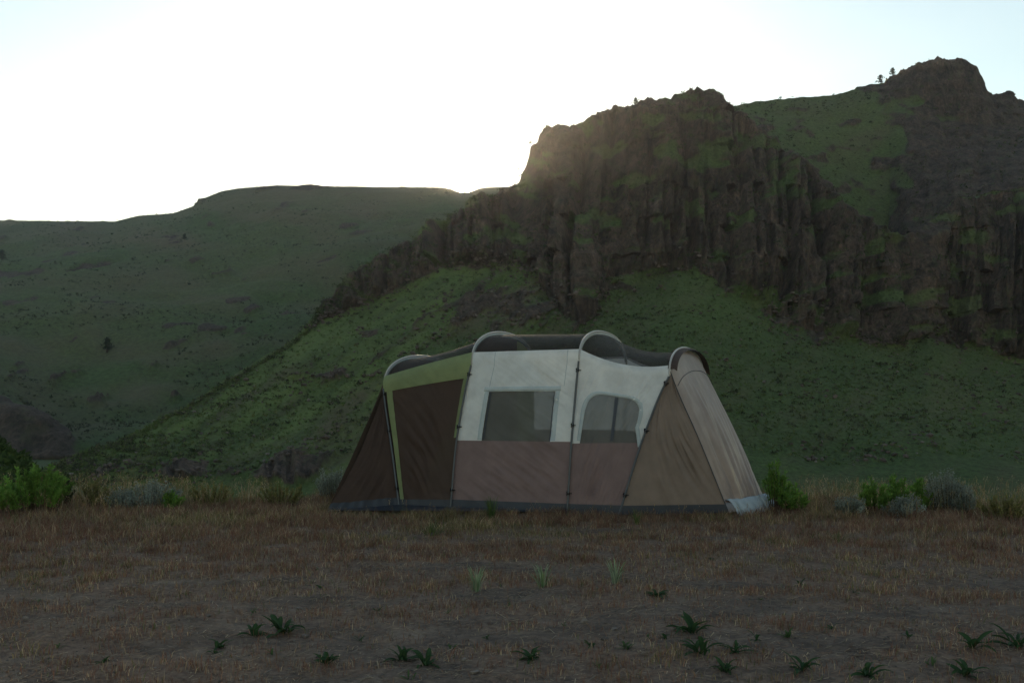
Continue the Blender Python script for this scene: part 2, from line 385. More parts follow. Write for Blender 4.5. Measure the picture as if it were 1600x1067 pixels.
m.bump(m.math('ADD', b, m.math('MULTIPLY', c, .5)), .9, .02)
m.b.inputs['Roughness'].default_value = .95
nr, nc = gx.shape
me = mesh_np('ground', np.stack([gx, gy, gz], -1), quads=gridquads(nr, nc)[:, ::-1], attrs={'cover': cover(gx, gy), 'lush': np.maximum(sstep(.8, 2.5, edge_dist(gx, gy)), sstep(12.7, 13.3, gy))})
tag(obj('ground', me, m.m), kind='structure')

# ------------------------------------------------------------------ the tent
def fabric(name, colr, transl=.35, alpha=1.0, rough=.75, weave=900, bumpd=.0006, dirt=.12):
    m = M(name); t = m.t
    n = m.noise(5, 5, .6); lo, hi = tuple(c*(1-dirt) for c in colr), tuple(min(1, c*(1+dirt*.6)) for c in colr)
    c = m.ramp(n, [(.35, lo), (.65, hi)])
    m.base(c); m.b.inputs['Roughness'].default_value = rough; m.b.inputs['Specular IOR Level'].default_value = .35
    m.bump(m.math('ADD', m.noise(38, 4, .6, w=2), m.math('MULTIPLY', m.noise(weave, 1, .5), .25)), .45, bumpd*6)
    sh = m.b.outputs[0]
    if transl:
        tr = m.n('ShaderNodeBsdfTranslucent'); m.l(c, tr.inputs['Color'])
        mx = m.n('ShaderNodeMixShader'); mx.inputs[0].default_value = transl
        m.l(sh, mx.inputs[1]); m.l(tr.outputs[0], mx.inputs[2]); sh = mx.outputs[0]
    if alpha < 1:
        tp = m.n('ShaderNodeBsdfTransparent'); mx = m.n('ShaderNodeMixShader'); mx.inputs[0].default_value = alpha
        m.l(tp.outputs[0], mx.inputs[1]); m.l(sh, mx.inputs[2]); sh = mx.outputs[0]
    m.l(sh, m.out.inputs['Surface'])
    return m.m
FB = {
    'white': fabric('white_nylon', (.86, .88, .88), .46),
    'trim': fabric('grey_trim', (.47, .53, .56), .2),
    'mauve': fabric('mauve_brown_nylon', (.20, .142, .142), .2),
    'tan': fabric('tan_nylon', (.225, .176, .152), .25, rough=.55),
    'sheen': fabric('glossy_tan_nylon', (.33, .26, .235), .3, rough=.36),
    'brown': fabric('dark_brown_mesh', (.056, .035, .028), .15, .965),
    'green': fabric('green_nylon', (.25, .31, .155), .38),
    'roof': fabric('roof_netting', (.035, .027, .022), .1, .60),
    'winmesh': fabric('window_netting', (.13, .132, .125), .15, .74),
    'skirt': fabric('groundsheet', (.030, .037, .052), .0, rough=.5),
    'pale': fabric('pale_skirt', (.40, .46, .50), .25),
    'strip': fabric('ridge_strip', (.42, .38, .34), .3),
    'zip': fabric('zipper_tape', (.05, .058, .075), .0),
}
mm = M('pole_steel').base((.075, .085, .10)); mm.b.inputs['Metallic'].default_value = .15; mm.b.inputs['Roughness'].default_value = .38
mm.bump(mm.noise(60, 3), .1, .002); FB['pole'] = mm.m
mm = M('pole_sleeve').base((.36, .345, .33)); mm.b.inputs['Roughness'].default_value = .42; mm.b.inputs['Specular IOR Level'].default_value = .5
mm.bump(mm.noise(90, 3), .2, .002); FB['sleeve'] = mm.m
mm = M('clip_plastic').base((.012, .012, .014)); mm.b.inputs['Roughness'].default_value = .5; FB['clip'] = mm.m

TA = R(20); TU = np.array([math.cos(TA), -math.sin(TA), 0]); TV = np.array([math.sin(TA), math.cos(TA), 0])
Q0 = on_ground(887, 803.)
TENT = empty('tent', (0, 0, 0))
tag(TENT, 'large cabin tent with white, brown and green panels under four arched poles', 'tent')
TENT.location = Q0 + TV*1.3
def fpt(px_, py_, lean=.10):                              # pixel -> point on the leaning front wall
    r = ray(px_, py_); z_ = .8
    for _ in range(12):
        v = lean*z_
        p = CAM + r*(np.dot(Q0+TV*v-CAM, TV)/np.dot(r, TV)); z_ = p[2]
    return p
W2 = 2.65                                                 # depth of the tent at the ground
def mirror(p):                                            # to the far side wall
    v = np.dot(p-Q0, TV); return p + TV*(W2-2*v)
def tube(pts, rad, n=8):
    pts = np.asarray(pts, float); t = np.gradient(pts, axis=0); t /= np.linalg.norm(t, axis=1)[:, None]
    ref = np.array([.3, -.2, .93]); a = np.cross(t, TU+0*t); a = np.where(np.linalg.norm(a, axis=1)[:, None] < .05, np.cross(t, ref), a); a /= np.linalg.norm(a, axis=1)[:, None]; b = np.cross(t, a)
    ph = np.linspace(0, 2*np.pi, n, endpoint=False); rad = np.broadcast_to(rad, (len(pts),))
    V = pts[:, None] + rad[:, None, None]*(np.cos(ph)[None, :, None]*a[:, None]+np.sin(ph)[None, :, None]*b[:, None])
    i = np.arange(len(pts)-1)[:, None]*n; j = np.arange(n)[None]; jn = (j+1) % n
    return V.reshape(-1, 3), np.stack([i+j, i+jn, i+n+jn, i+n+j], -1).reshape(-1, 4)
def tpart(name, V, Q, mat, parent=None, label=None, smooth=True):
    V = np.asarray(V, float).reshape(-1, 3) - np.array(TENT.location)
    o = obj(name, mesh_np(name, V, quads=Q, smooth=smooth), FB[mat], parent or TENT)
    if label: o['label'] = label
    return o
# four hoops: front leg through picked points, then an arch across the tent
HOOPS = [dict(leg=[(625, 796), (613, 700), (604, 640), (600, 607)], zp=1.84),
         dict(leg=[(705, 797), (713, 700), (726, 620), (737, 571)], zp=2.125),
         dict(leg=[(887, 803), (893, 700), (900, 615), (905, 564)], zp=2.105),
         dict(leg=[(968, 804), (998, 706), (1027, 628), (1046, 588)], zp=1.885)]
def cr(pts, n):                                           # smooth curve through points
    pts = np.asarray(pts, float); t = np.linspace(0, len(pts)-1, n); k = np.minimum(t.astype(int), len(pts)-2); f = (t-k)[:, None]
    P_ = np.vstack([2*pts[0]-pts[1], pts, 2*pts[-1]-pts[-2]])
    a, b, c, d = P_[k], P_[k+1], P_[k+2], P_[k+3]
    return .5*((2*b)+(c-a)*f+(2*a-5*b+4*c-d)*f**2+(3*b-a-3*c+d)*f**3)
for h in HOOPS:
    L = np.array([fpt(*p) for p in h['leg']]); L[0, 2] = max(L[0, 2], 0.0)
    h['L'] = cr(L, 40); K = h['L'][-1]; K2 = mirror(K); mid = (K+K2)/2; hs = (K2-K)/2
    h['K'] = K
    def arch(phi, dz=0, K=K, mid=mid, hs=hs, zp=h['zp']):
        phi = np.asarray(phi, float)
        c = np.sign(np.cos(phi))*np.abs(np.cos(phi))**.9
        p = mid - c[..., None]*hs; p = p.copy(); p[..., 2] = K[2] + (zp-K[2])*np.abs(np.sin(phi))**.8 - dz
        return p
    h['arch'] = arch
    # the wall edge: leg plus the start of the arch
    PH0 = R(16); nA = np.array([arch(np.array(a)) for a in np.linspace(0, PH0, 8)[1:]])
    h['edge'] = np.vstack([h['L'], nA])
    far_leg = np.array([mirror(p) for p in h['L']])
    h['far'] = far_leg
    po = tpart('pole', *tube(np.vstack([h['L']-TV*.022]), .0125), 'pole')
    tpart('pole', *tube(far_leg+TV*.022, .0125), 'pole')
    ph = np.linspace(-.04, np.pi+.04, 60)
    A = arch(np.clip(ph, 0, np.pi))
    tpart('arch_pole', *tube(A+np.array([0, 0, .012]), .0115), 'sleeve')
    # fabric sleeve hanging under the arch, a strip with depth
    a0 = arch(np.linspace(0.1, np.pi-.1, 50), .0); a1 = arch(np.linspace(.1, np.pi-.1, 50), .065)*1.0
    cen = mid + np.array([0, 0, 0.0]); sh = (a0-cen); sh /= np.linalg.norm(sh, axis=1)[:, None]
    inn = a0 - sh*.05
    V = np.stack([a0-TU*.01, inn-TU*.012, inn+TU*.012, a0+TU*.01], 1)
    Q = []
    for i in range(49):
        for j in range(3): Q.append((i*4+j, i*4+j+1, (i+1)*4+j+1, (i+1)*4+j))
    tpart('pole_sleeve', V, Q, 'trim')
    h['po'] = po
    # black clips that hold the wall to the leg
    for f in (.12, .47, .90):
        p = h['L'][int(f*39)]
        rg, qg = tube(np.array([p-TV*.04-np.array([0, 0, .016]), p-TV*.022+np.array([0, 0, .0]), p-TV*.04+np.array([0, 0, .016])]), .019, 8)
        hk, qh = tube(np.array([p-TV*.02, p+TU*.02-TV*.005, p+TU*.035]), .006, 6)
        tpart('clip', np.vstack([rg, hk]), np.vstack([qg, qh+len(rg)]), 'clip', po)

def edge_at(E, b):                                        # edge curve at a fraction b of its length
    s = np.concatenate([[0], np.cumsum(np.linalg.norm(np.diff(E, axis=0), axis=1))]); s /= s[-1]
    return np.stack([np.interp(b, s, E[:, k]) for k in range(3)], -1)
def wrinkle(A, B, seed, amp, ang, fa=3.0, fb=22.0):
    ca, sa = math.cos(ang), math.sin(ang)
    u = A*ca+B*sa; v = -A*sa+B*ca
    n = gnoise(np.stack([u*fa, v*fb, u*0+seed], -1)); n2 = gnoise(np.stack([u*fa*1.7+5, v*fb*2.3, u*0+seed+3], -1))
    env = np.clip(A*(1-A)*6, 0, 1)*np.clip(B*(1-B)*8, 0, 1)
    msk = .25+1.5*np.clip(gnoise(np.stack([A*2.3+seed, B*2.7, u*0+seed*1.7], -1))+.35, 0, 1)
    return 1.9*amp*msk*env*(n+.5*n2+.25*gnoise(np.stack([u*fa*2.5+9, v*fb*4.1, u*0+seed+6], -1)))
class Wall:
    def __init__(s, E0, E1, sag=0.0, bulge=.02, wr=(1, .008, .5, 3, 22), sgn=-1):
        s.E0, s.E1, s.sag, s.bulge, s.wr, s.sgn = E0, E1, sag, bulge, wr, sgn
    def p(s, A, B, off=0):
        A = np.asarray(A, float); B = np.asarray(B, float)
        P0 = edge_at(s.E0, B); P1 = edge_at(s.E1, B); P_ = P0*(1-A)[..., None]+P1*A[..., None]
        arcA = 4*A*(1-A)
        P_[..., 2] -= s.sag*arcA*sstep(.45, 1, B)
        d = s.bulge*arcA*np.sin(np.pi*np.clip(B, 0, 1)) - wrinkle(A, B, *s.wr[:3], *s.wr[3:]) 
        return P_ + s.sgn*TV*(d+off)[..., None]
    def patch(s, a0, a1, b0, b1, na, nb, off=0, hole=None):
        A, B = np.meshgrid(np.linspace(a0, a1, na), np.linspace(b0, b1, nb))
        V = s.p(A, B, np.full(A.shape, off)); Q = gridquads(nb, na)
        if hole is not None:
            ca = A.reshape(-1)[Q].mean(1); cb = B.reshape(-1)[Q].mean(1); Q = Q[~hole(ca, cb)]
        return V, Q
    def ribbon(s, pts, wdt, off=.006):                   # trim band along a path in (a, b); wdt in the same units
        pts = np.asarray(pts, float); t = np.gradient(pts, axis=0)
        scale = np.array([s.la, s.lb]); tw = t*scale; nrm = np.stack([-tw[:, 1], tw[:, 0]], -1); nrm /= np.linalg.norm(nrm, axis=1)[:, None]+1e-9
        n_ab = nrm/scale
        V = np.stack([s.p(pts[:, 0]-n_ab[:, 0]*wdt*k, pts[:, 1]-n_ab[:, 1]*wdt*k, np.full(len(pts), off if k not in (0, 1) else off*.3)) for k in (0, .08, .92, 1)], 1)
        Q = gridquads(len(pts), 4)
        return V, Q
    @property
    def la(s): return float(np.linalg.norm(s.E1[20]-s.E0[20]))
    @property
    def lb(s): return float(np.linalg.norm(np.diff(s.E0, axis=0), axis=1).sum())
def ab_of(wl, px_, py_):                                  # photo pixel -> (a, b) on a wall
    A, B = np.meshgrid(np.linspace(-.1, 1.1, 121), np.linspace(0, 1, 101)); q_ = wl.p(A, B); x, y = project(q_)
    k = np.argmin((x-px_)**2+(y-py_)**2); return A.ravel()[k], B.ravel()[k]
E = [h['edge'] for h in HOOPS]
FARE = [np.array([mirror(p) for p in e]) for e in E]

# bay 1, the screened porch: dark mesh with a green band and strips
w1 = Wall(E[0], E[1], sag=-.01, bulge=.0, wr=(2, .012, -.7, 2.5, 14))
g0 = ab_of(w1, 612, 609)[1]; g1 = ab_of(w1, 722, 592)[1]
def bandline(a): return g0+(g1-g0)*a
A, B = np.meshgrid(np.linspace(.02, .985, 70), np.linspace(0, 1, 70)); Bm = .045+(bandline(A)-.045)*B
tpart('screen_wall', w1.p(A, Bm), gridquads(70, 70), 'brown', label='dark brown mesh wall of the porch')
A, B = np.meshgrid(np.linspace(.0, 1, 70), np.linspace(0, 1, 24)); Bm = bandline(A)+(1.02-bandline(A))*B
tpart('valance', w1.p(A, Bm, .012+.02*np.sin(np.pi*B)), gridquads(24, 70), 'green', label='yellow green band over the porch')
V, Q = w1.patch(.03, .10, .03, g0+.02, 6, 60, .010); tpart('green_strip', V, Q, 'green')
V, Q = w1.patch(.945, 1.0, .45, g1+.02, 5, 50, .010); tpart('green_strip', V, Q, 'green')
V, Q = w1.patch(0, 1, -.005, .06, 60, 8, .012); tpart('skirt', V, Q, 'skirt')
# bay 2: white above, mauve below, square window
w2 = Wall(E[1], E[2], sag=.0, bulge=.012, wr=(5, .010, -.45, 2.5, 16))
b_mid = ab_of(w2, 722, 688)[1]; bm2 = ab_of(w2, 890, 691)[1]
a0_, b1_ = ab_of(w2, 764, 612); a1_ = ab_of(w2, 868, 613)[0]
def wall_low(wl, k, bl_, br_, label=None):
    A, B = np.meshgrid(np.linspace(0, 1, 90), np.linspace(0, 1, 60)); Bm = .05+(bl_+(br_-bl_)*A-.05)*B
    tpart('lower_wall', wl.p(A, Bm), gridquads(60, 90), 'mauve')
    V, Q = wl.patch(0, 1, -.005, .062, 60, 8, .012); tpart('skirt', V, Q, 'skirt')
wall_low(w2, 2, b_mid, bm2)
def up_wall(wl, bl_, br_, hole, na=150, nb=110):
    A, B = np.meshgrid(np.linspace(0, 1, na), np.linspace(0, 1, nb)); lo = bl_+(br_-bl_)*A; Bm = lo+(1-lo)*B
    Q = gridquads(nb, na); ca = A.reshape(-1)[Q].mean(1); cb = Bm.reshape(-1)[Q].mean(1); Q = Q[~hole(ca, cb)]
    return tpart('upper_wall', wl.p(A, Bm, np.full(A.shape, .003)), Q, 'white')
uw = up_wall(w2, b_mid, bm2, lambda a, b: (a > a0_) & (a < a1_) & (b < b1_))
def bl2(a): return b_mid+(bm2-b_mid)*a
win = tpart('window', *w2.patch(a0_-.01, a1_+.01, bl2(.5)-.012, b1_+.01, 50, 44, -.012), 'winmesh', label='square netting window')
bs = np.linspace(bl2(a0_)+.005, b1_, 30); as_ = np.linspace(a0_-.045, a1_+.045, 40)
tpart('window_trim', *w2.ribbon(np.stack([bs*0+a0_, bs], -1), -.055), 'trim', win)
tpart('window_trim', *w2.ribbon(np.stack([bs*0+a1_, bs], -1), .055), 'trim', win)
tpart('window_trim', *w2.ribbon(np.stack([as_, as_*0+b1_], -1), -.055, .009), 'trim', win)
for a_ in (a0_+.012, a1_-.012):
    tpart('window_edge', *w2.ribbon(np.stack([bs*0+a_, bs], -1), .016, -.004), 'zip', win)
for a_ in (a0_-.004, a1_+.07):                            # sewn seams above the window
    bb = np.linspace(b1_+.03, .995, 30); tpart('seam', *w2.ribbon(np.stack([bb*0+a_, bb], -1), .007, .006), 'trim', uw)
# bay 3: white above with a sagging top edge, arched window with a zip down the middle
w3 = Wall(E[2], E[3], sag=.085, bulge=.012, wr=(9, .013, 1.15, 2.2, 15))
c_l = ab_of(w3, 897, 692)[1]; c_r = ab_of(w3, 1003, 692)[1]
wall_low(w3, 3, c_l, c_r)
wa0, wb0 = ab_of(w3, 906, 690); wa1, _ = ab_of(w3, 1000, 690); _, wb1 = ab_of(w3, 952, 618); ta0, _ = ab_of(w3, 912, 645); ta1 = ab_of(w3, 1001, 645)[0]
def arch_path(grow=0.0, n=24):
    rb = .62*(wb1-wb0)
    pts = [(wa0+(ta0-wa0)*t-grow/w3.la, wb0+(wb1-rb-wb0)*t) for t in np.linspace(0, 1, 14)]
    for ph_ in np.linspace(np.pi, 0, n)[1:-1]:
        cx = (ta0+ta1)/2; rx = (ta1-ta0)/2+grow/w3.la
        pts.append((cx+rx*np.sign(np.cos(ph_))*abs(np.cos(ph_))**.55, wb1-rb+(rb+grow/w3.lb)*abs(np.sin(ph_))**.75))
    pts += [(wa1+(ta1-wa1)*t+grow/w3.la, wb0+(wb1-rb-wb0)*t) for t in np.linspace(1, 0, 14)]
    return np.array(pts)
AP = arch_path()
def in_poly(a, b, poly):
    ins = np.zeros(a.shape, bool); x0, y0 = poly[-1]
    for x1, y1 in poly:
        c = ((y1 > b) != (y0 > b)); ins ^= c & (a < (x0-x1)*(b-y1)/(y0-y1+1e-12)+x1); x0, y0 = x1, y1
    return ins
ext = np.vstack([AP, [(wa1, -.2), (wa0, -.2)]])
uw3 = up_wall(w3, c_l, c_r, lambda a, b: in_poly(a, b, ext))
win3 = tpart('window', *w3.patch(min(wa0, ta0)-.02, max(wa1, ta1)+.02, c_l-.02, wb1+.012, 50, 44, -.012, hole=lambda a, b: ~in_poly(a, b, np.vstack([arch_path(.02), [(wa1+.02, -.2), (wa0-.02, -.2)]]))), 'winmesh', label='arched netting window with a dark zip')
tpart('window_trim', *w3.ribbon(arch_path(-.005, 40), -.045, .009), 'trim', win3)
zt = ab_of(w3, 961, 621); zb = ab_of(w3, 953, 690); t_ = np.linspace(0, 1, 30)
tpart('zipper', *w3.ribbon(np.stack([zb[0]+(zt[0]-zb[0])*t_, zb[1]+(zt[1]-zb[1])*t_], -1), .036, .006), 'zip', win3)
# far side walls, the same bays without windows
for i, (k0, lowm, upm) in enumerate((('brown', 'brown', 'green'), ('mauve', 'mauve', 'white'), ('mauve', 'mauve', 'white'))):
    wf = Wall(FARE[i], FARE[i+1], sag=(.0, .0, .085)[i], bulge=.012, sgn=1)
    V, Q = wf.patch(0, 1, -.005, .46 if i else .88, 40, 30); tpart('rear_wall', V, Q, lowm)
    V, Q = wf.patch(0, 1, .46 if i else .88, 1, 40, 30); tpart('rear_wall', V, Q, upm)

# roof netting, bay by bay, slung just under the arches
for i in range(3):
    a_, b_ = HOOPS[i]['arch'], HOOPS[i+1]['arch']
    S, PHI = np.meshgrid(np.linspace(0, 1, 40), np.linspace(R(15), R(165), 60))
    sag = (.045, .0, .10)[i]
    V = a_(PHI, .022)*(1-S)[..., None]+b_(PHI, .022)*S[..., None]; V[..., 2] -= sag*4*S*(1-S)*(1 if i != 2 else sstep(0, .2, np.sin(PHI)))
    rf = tpart('roof_netting', V, gridquads(60, 40), 'roof')
    S, PHI = np.meshgrid(np.linspace(0.0, 1, 40), np.linspace(R(74), R(84), 4) if i < 2 else np.linspace(R(80), R(85), 4))
    V = a_(PHI, .03)*(1-S)[..., None]+b_(PHI, .03)*S[..., None]; V[..., 2] -= sag*4*S*(1-S)-.006
    if i < 2: tpart('ridge_strip', V, gridquads(4, 40), 'strip', rf)
# divider between porch and sleeping room, under the second arch
a2 = HOOPS[1]['arch']
for (f0, f1, mt) in ((0.0, .62, 'brown'), (.62, 1.0, 'green')):
    PHI = np.linspace(np.pi*(.04+.92*f0), np.pi*(.04+.92*f1), 30); up = a2(PHI, .05)
    T_ = np.linspace(0, 1, 20); V = up[None]*(1-T_)[:, None, None] + np.stack([up[:, 0], up[:, 1], up[:, 2]*0+.04], -1)[None]*T_[:, None, None]
    tpart('divider', V, gridquads(20, 30), mt)

# right end: tan front gore, folded end wall, pale skirt
Cf = on_ground(1139, 805., .0); Cb = on_ground(1201, 791., .0)
L4 = HOOPS[3]['edge']; cor = cr([Cf+np.array([0, 0, .03]), at(1094, 690, Cf[1]-.06), at(1062, 618, Cf[1]-.08), L4[-4]], 47)
w4 = Wall(L4, cor, sag=0, bulge=.01, wr=(14, .014, -.95, 2.2, 13))
V, Q = w4.patch(0, 1, .05, 1, 70, 70); tpart('end_gore', V, Q, 'tan', label='tan triangular side of the end porch')
V, Q = w4.patch(0, 1, -.005, .06, 50, 8, .012); tpart('skirt', V, Q, 'skirt')
a4 = HOOPS[3]['arch']
S, T_ = np.meshgrid(np.linspace(0, 1, 110), np.linspace(0, 1, 90))
topc = a4(R(10)+S*R(165), .012); bot = Cf*(1-S)[..., None]+Cb*S[..., None]
bot = bot + TU*(.10*np.sin(np.pi*S))[..., None]
# the front edge of the end wall follows the corner seam
corr = edge_at(cor, 1-T_)
V = topc*(1-T_)[..., None]+bot*T_[..., None]
V[:, :, :] += (corr-(topc[:, :1]*(1-T_[:, :1, None])+bot[:, :1]*T_[:, :1, None]))*((1-S)**3)[..., None]
V += TU*(.05*np.sin(np.pi*T_)*np.sin(np.pi*S))[..., None]
fold = .030*gnoise(np.stack([S*9+.4*T_, T_*1.1, S*0+2], -1))+.014*gnoise(np.stack([S*24, T_*2.2, S*0+7], -1))+.010*gnoise(np.stack([S*14+T_*9, T_*12, S*0], -1))*sstep(.6, .95, T_)
V += (TU*.8-TV*.6)*(1.7*fold*np.clip(S*(1-S)*8, 0, 1)*sstep(.04, .35, T_))[..., None]
EV = V
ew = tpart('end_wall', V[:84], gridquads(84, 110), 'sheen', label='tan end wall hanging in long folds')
nb_ = 14; Bt = V[82]; k_ = np.linspace(0, 1, nb_)[:, None, None]
ruf = gnoise(np.stack([np.linspace(0, 12, 110), np.zeros(110), np.zeros(110)], -1)); ruf2 = gnoise(np.stack([np.linspace(0, 26, 110), np.ones(110), np.zeros(110)], -1))
Sk = Bt[None] + k_*(TU*.16+np.array([0, 0, 0]))[None, None]; Sk[..., 2] = Bt[None, :, 2]*(1-k_[..., 0]**1.3)+.01+.045*k_[..., 0]*(1-k_[..., 0])*4*(1+.8*ruf)[None]
Sk += (TU*.06*ruf[None, :, None]-TV*.09*(.7+ruf2)[None, :, None])*k_*1.0
tpart('end_skirt', Sk, gridquads(nb_, 110), 'pale', ew, label='pale grey crumpled skirt of the end wall')
sm = np.array([EV[12, i] for i in range(4, 106)])
tpart('seam', *tube(sm+(TU-TV)*.003, .004, 5), 'zip', ew)
tpart('seam', *tube(cor-TV*.008, .005, 5), 'zip', ew)
hd0 = a4(R(8)+np.linspace(0, 1, 60)*R(164), -.004); hd = np.stack([hd0-TU*.02, hd0+TU*.05+np.array([0, 0, .004]), hd0+TU*.085-np.array([0, 0, .02])], 1)
tpart('hood', hd, gridquads(60, 3), 'brown')
# left end: dark gore out to the corner, end wall behind it
Df = on_ground(510, 801., .0); Db = Df+TV*2.3+TU*.1
corL = cr([Df, Df*.5+HOOPS[0]['L'][30]*.5+TV*.03, HOOPS[0]['L'][-2]], 47)
w0 = Wall(corL, E[0], bulge=0, wr=(21, .012, .8, 2, 12))
V, Q = w0.patch(0, 1, .06, .96, 50, 60); tpart('end_gore', V, Q, 'brown', label='dark brown triangular side of the porch')
V, Q = w0.patch(0, 1, -.005, .075, 60, 10, .02); 
V = V.reshape(10, 60, 3); V += (-TV*.03+np.array([0, 0, .02]))*gnoise(np.stack([np.linspace(0, 9, 60), np.zeros(60), np.zeros(60)], -1))[None, :, None]
tpart('skirt', V, Q, 'skirt')
S, T_ = np.meshgrid(np.linspace(0, 1, 50), np.linspace(0, 1, 40)); a1_h = HOOPS[0]['arch']
V = a1_h(R(4)+S*R(172), .01)*(1-T_)[..., None]+(Df*(1-S)[..., None]+Db*S[..., None])*T_[..., None]
tpart('end_wall', V, gridquads(40, 50), 'brown')
# floor
fl = np.array([Df, Cf, Cb, Db]); fl[:, 2] += .03
me_ = mesh_np('floor', fl-np.array(TENT.location), quads=[(0, 1, 2, 3)]); obj('floor', me_, FB['skirt'], TENT)

# ------------------------------------------------------------------ low growth on the slopes
def veg_mat(name, transl=.42, rough=.8, var=.35):
    m = M(name); c = m.attr('col', 'Color')
    c = m.mix(1.0, c, m.ramp(m.noise(3.1, 3, .6), [(.3, (1-var,)*3), (.7, (1+var,)*3)]), 'MULTIPLY')
    m.base(c); m.b.inputs['Roughness'].default_value = rough; m.b.inputs['Specular IOR Level'].default_value = .2
    tr = m.n('ShaderNodeBsdfTranslucent'); m.l(c, tr.inputs['Color']); mx = m.n('ShaderNodeMixShader'); mx.inputs[0].default_value = transl
    m.l(m.b.outputs[0], mx.inputs[1]); m.l(tr.outputs[0], mx.inputs[2]); m.l(mx.outputs[0], m.out.inputs['Surface'])
    return m.m
VEG = veg_mat('leaf_and_blade')
MAT_ROCK = M('loose_stone')
MAT_ROCK.base(MAT_ROCK.mix(1.0, MAT_ROCK.attr('col', 'Color'), MAT_ROCK.ramp(MAT_ROCK.noise(2.5, 6, .7), [(.3, (.6, .6, .6)), (.7, (1.3, 1.3, 1.3))]), 'MULTIPLY'))
MAT_ROCK.bump(MAT_ROCK.noise(9, 5, .7), .7, .05); MAT_ROCK = MAT_ROCK.m
def clumps(centres, rad, hgt, ntri, size, colA, colB):
    """scrub: each centre carries ntri small leaf faces in a low dome"""
    n = len(centres); k = ntri
    d = rng.normal(size=(n, k, 3)); d /= np.linalg.norm(d, axis=-1)[..., None]; d[..., 2] = np.abs(d[..., 2])
    rr_ = rng.uniform(.45, 1, (n, k, 1))
    c = centres[:, None] + d*rr_*np.stack([rad, rad, hgt], -1)[:, None]
    t1 = rng.normal(size=(n, k, 3)); t2 = rng.normal(size=(n, k, 3)); t2[..., 2] = np.abs(t2[..., 2])+.3
    t1 /= np.linalg.norm(t1, axis=-1)[..., None]; t2 /= np.linalg.norm(t2, axis=-1)[..., None]
    s_ = (np.asarray(size)[:, None]*rng.uniform(.6, 1.3, (n, k)))[..., None]
    V = np.stack([c-t1*s_*.5, c+t1*s_*.5, c+t2*s_], 2)
    f = rng.uniform(0, 1, (n, 1, 1)); col = colA*(1-f)+colB*f
    col = np.broadcast_to((col*rng.uniform(.7, 1.25, (n, k, 1)))[:, :, None], V.shape)
    return V.reshape(-1, 3), np.arange(n*k*3).reshape(-1, 3), col.reshape(-1, 3)
def pick(src, n, cond, jitter=.5):
    P_, rock_, px_, py_, T_ = src
    ok = np.flatnonzero(cond(rock_, px_, py_, T_).ravel()); k = rng.choice(ok, n, replace=True)
    return P_.reshape(-1, 3)[k] + rng.normal(size=(n, 3))*np.array([jitter, jitter, 0])
def join(*sets):
    V, T_, C_, o = [], [], [], 0
    for v, t, c in sets: V.append(v); T_.append(t+o); C_.append(c); o += len(v)
    return np.concatenate(V), np.concatenate(T_), np.concatenate(C_)
vis = lambda r, x, y, t: (x > -80) & (x < 1700) & (r < .45)
c1 = pick(SPUR, 9000, lambda r, x, y, t: vis(r, x, y, t) & (t > .2) & (t < 1.2) & (y < 800))
n_ = gnoise(c1/18); c1 = c1[n_ > -.12]
s1 = rng.uniform(.25, .75, len(c1))**1.3
c1 = c1[::2]; s1 = s1[::2]
A1 = clumps(c1, s1, s1*.8, 10, s1*.7, np.array([.035, .048, .022]), np.array([.085, .09, .05]))
c2 = pick(SPUR, 20000, lambda r, x, y, t: vis(r, x, y, t) & (t > .2) & (t < 1.2) & (y < 800))
s2_ = rng.uniform(.2, .45, len(c2)); A2 = clumps(c2, s2_, s2_*.5, 4, s2_*.9, np.array([.065, .11, .028]), np.array([.13, .145, .055]))
c3 = pick(SPUR, 3500, lambda r, x, y, t: (x > 480) & (x < 1700) & (r > .3) & (t > .9) & (t < 5)); s3 = rng.uniform(.4, 1.0, len(c3))
A3 = clumps(c3, s3, s3*.7, 8, s3*.6, np.array([.035, .05, .02]), np.array([.07, .09, .03]))
c4 = pick(SPUR, 2500, lambda r, x, y, t: vis(r, x, y, t) & (t > 2.9) & (t < 5)); s4 = rng.uniform(.3, .8, len(c4))
A4 = clumps(c4, s4, s4*.8, 8, s4*.7, np.array([.03, .045, .02]), np.array([.06, .075, .035]))
mx = rng.uniform(-16.5, -8.6, 2600); my = rng.uniform(15, 26, 2600); mc = np.stack([mx, my, ground_z(mx, my)-.03], -1); sm_ = rng.uniform(.08, .26, 2600)
A6 = clumps(mc, sm_, sm_*1.1, 16, sm_*.55, np.array([.03, .055, .018]), np.array([.085, .12, .035]))
V, T3, Cc = join(A1, A2, A3, A4, A6)
tag(obj('scrub', mesh_np('scrub', V, tris=T3, smooth=False, cols=Cc), VEG), 'low green scrub and tussocks dotted over the near slope and cliff', 'scrub', kind='stuff')
c5 = pick(HILL, 9000, lambda r, x, y, t: (x > -80) & (x < 900) & (t > 1) & (t < 5) & (r < .5), 1.0)
n_ = gnoise(c5/40); c5 = c5[n_ > -.1]; s5 = rng.uniform(.4, 1.0, len(c5))*(1+.6*(rng.uniform(size=len(c5)) > .93))
A5 = clumps(c5, s5, s5*.8, 6, s5*.8, np.array([.03, .045, .024]), np.array([.07, .08, .045]))
tag(obj('scrub', mesh_np('scrub', A5[0], tris=A5[1], smooth=False, cols=A5[2]), VEG), 'fine dark scrub dotted over the far green hillside', 'scrub', kind='stuff')
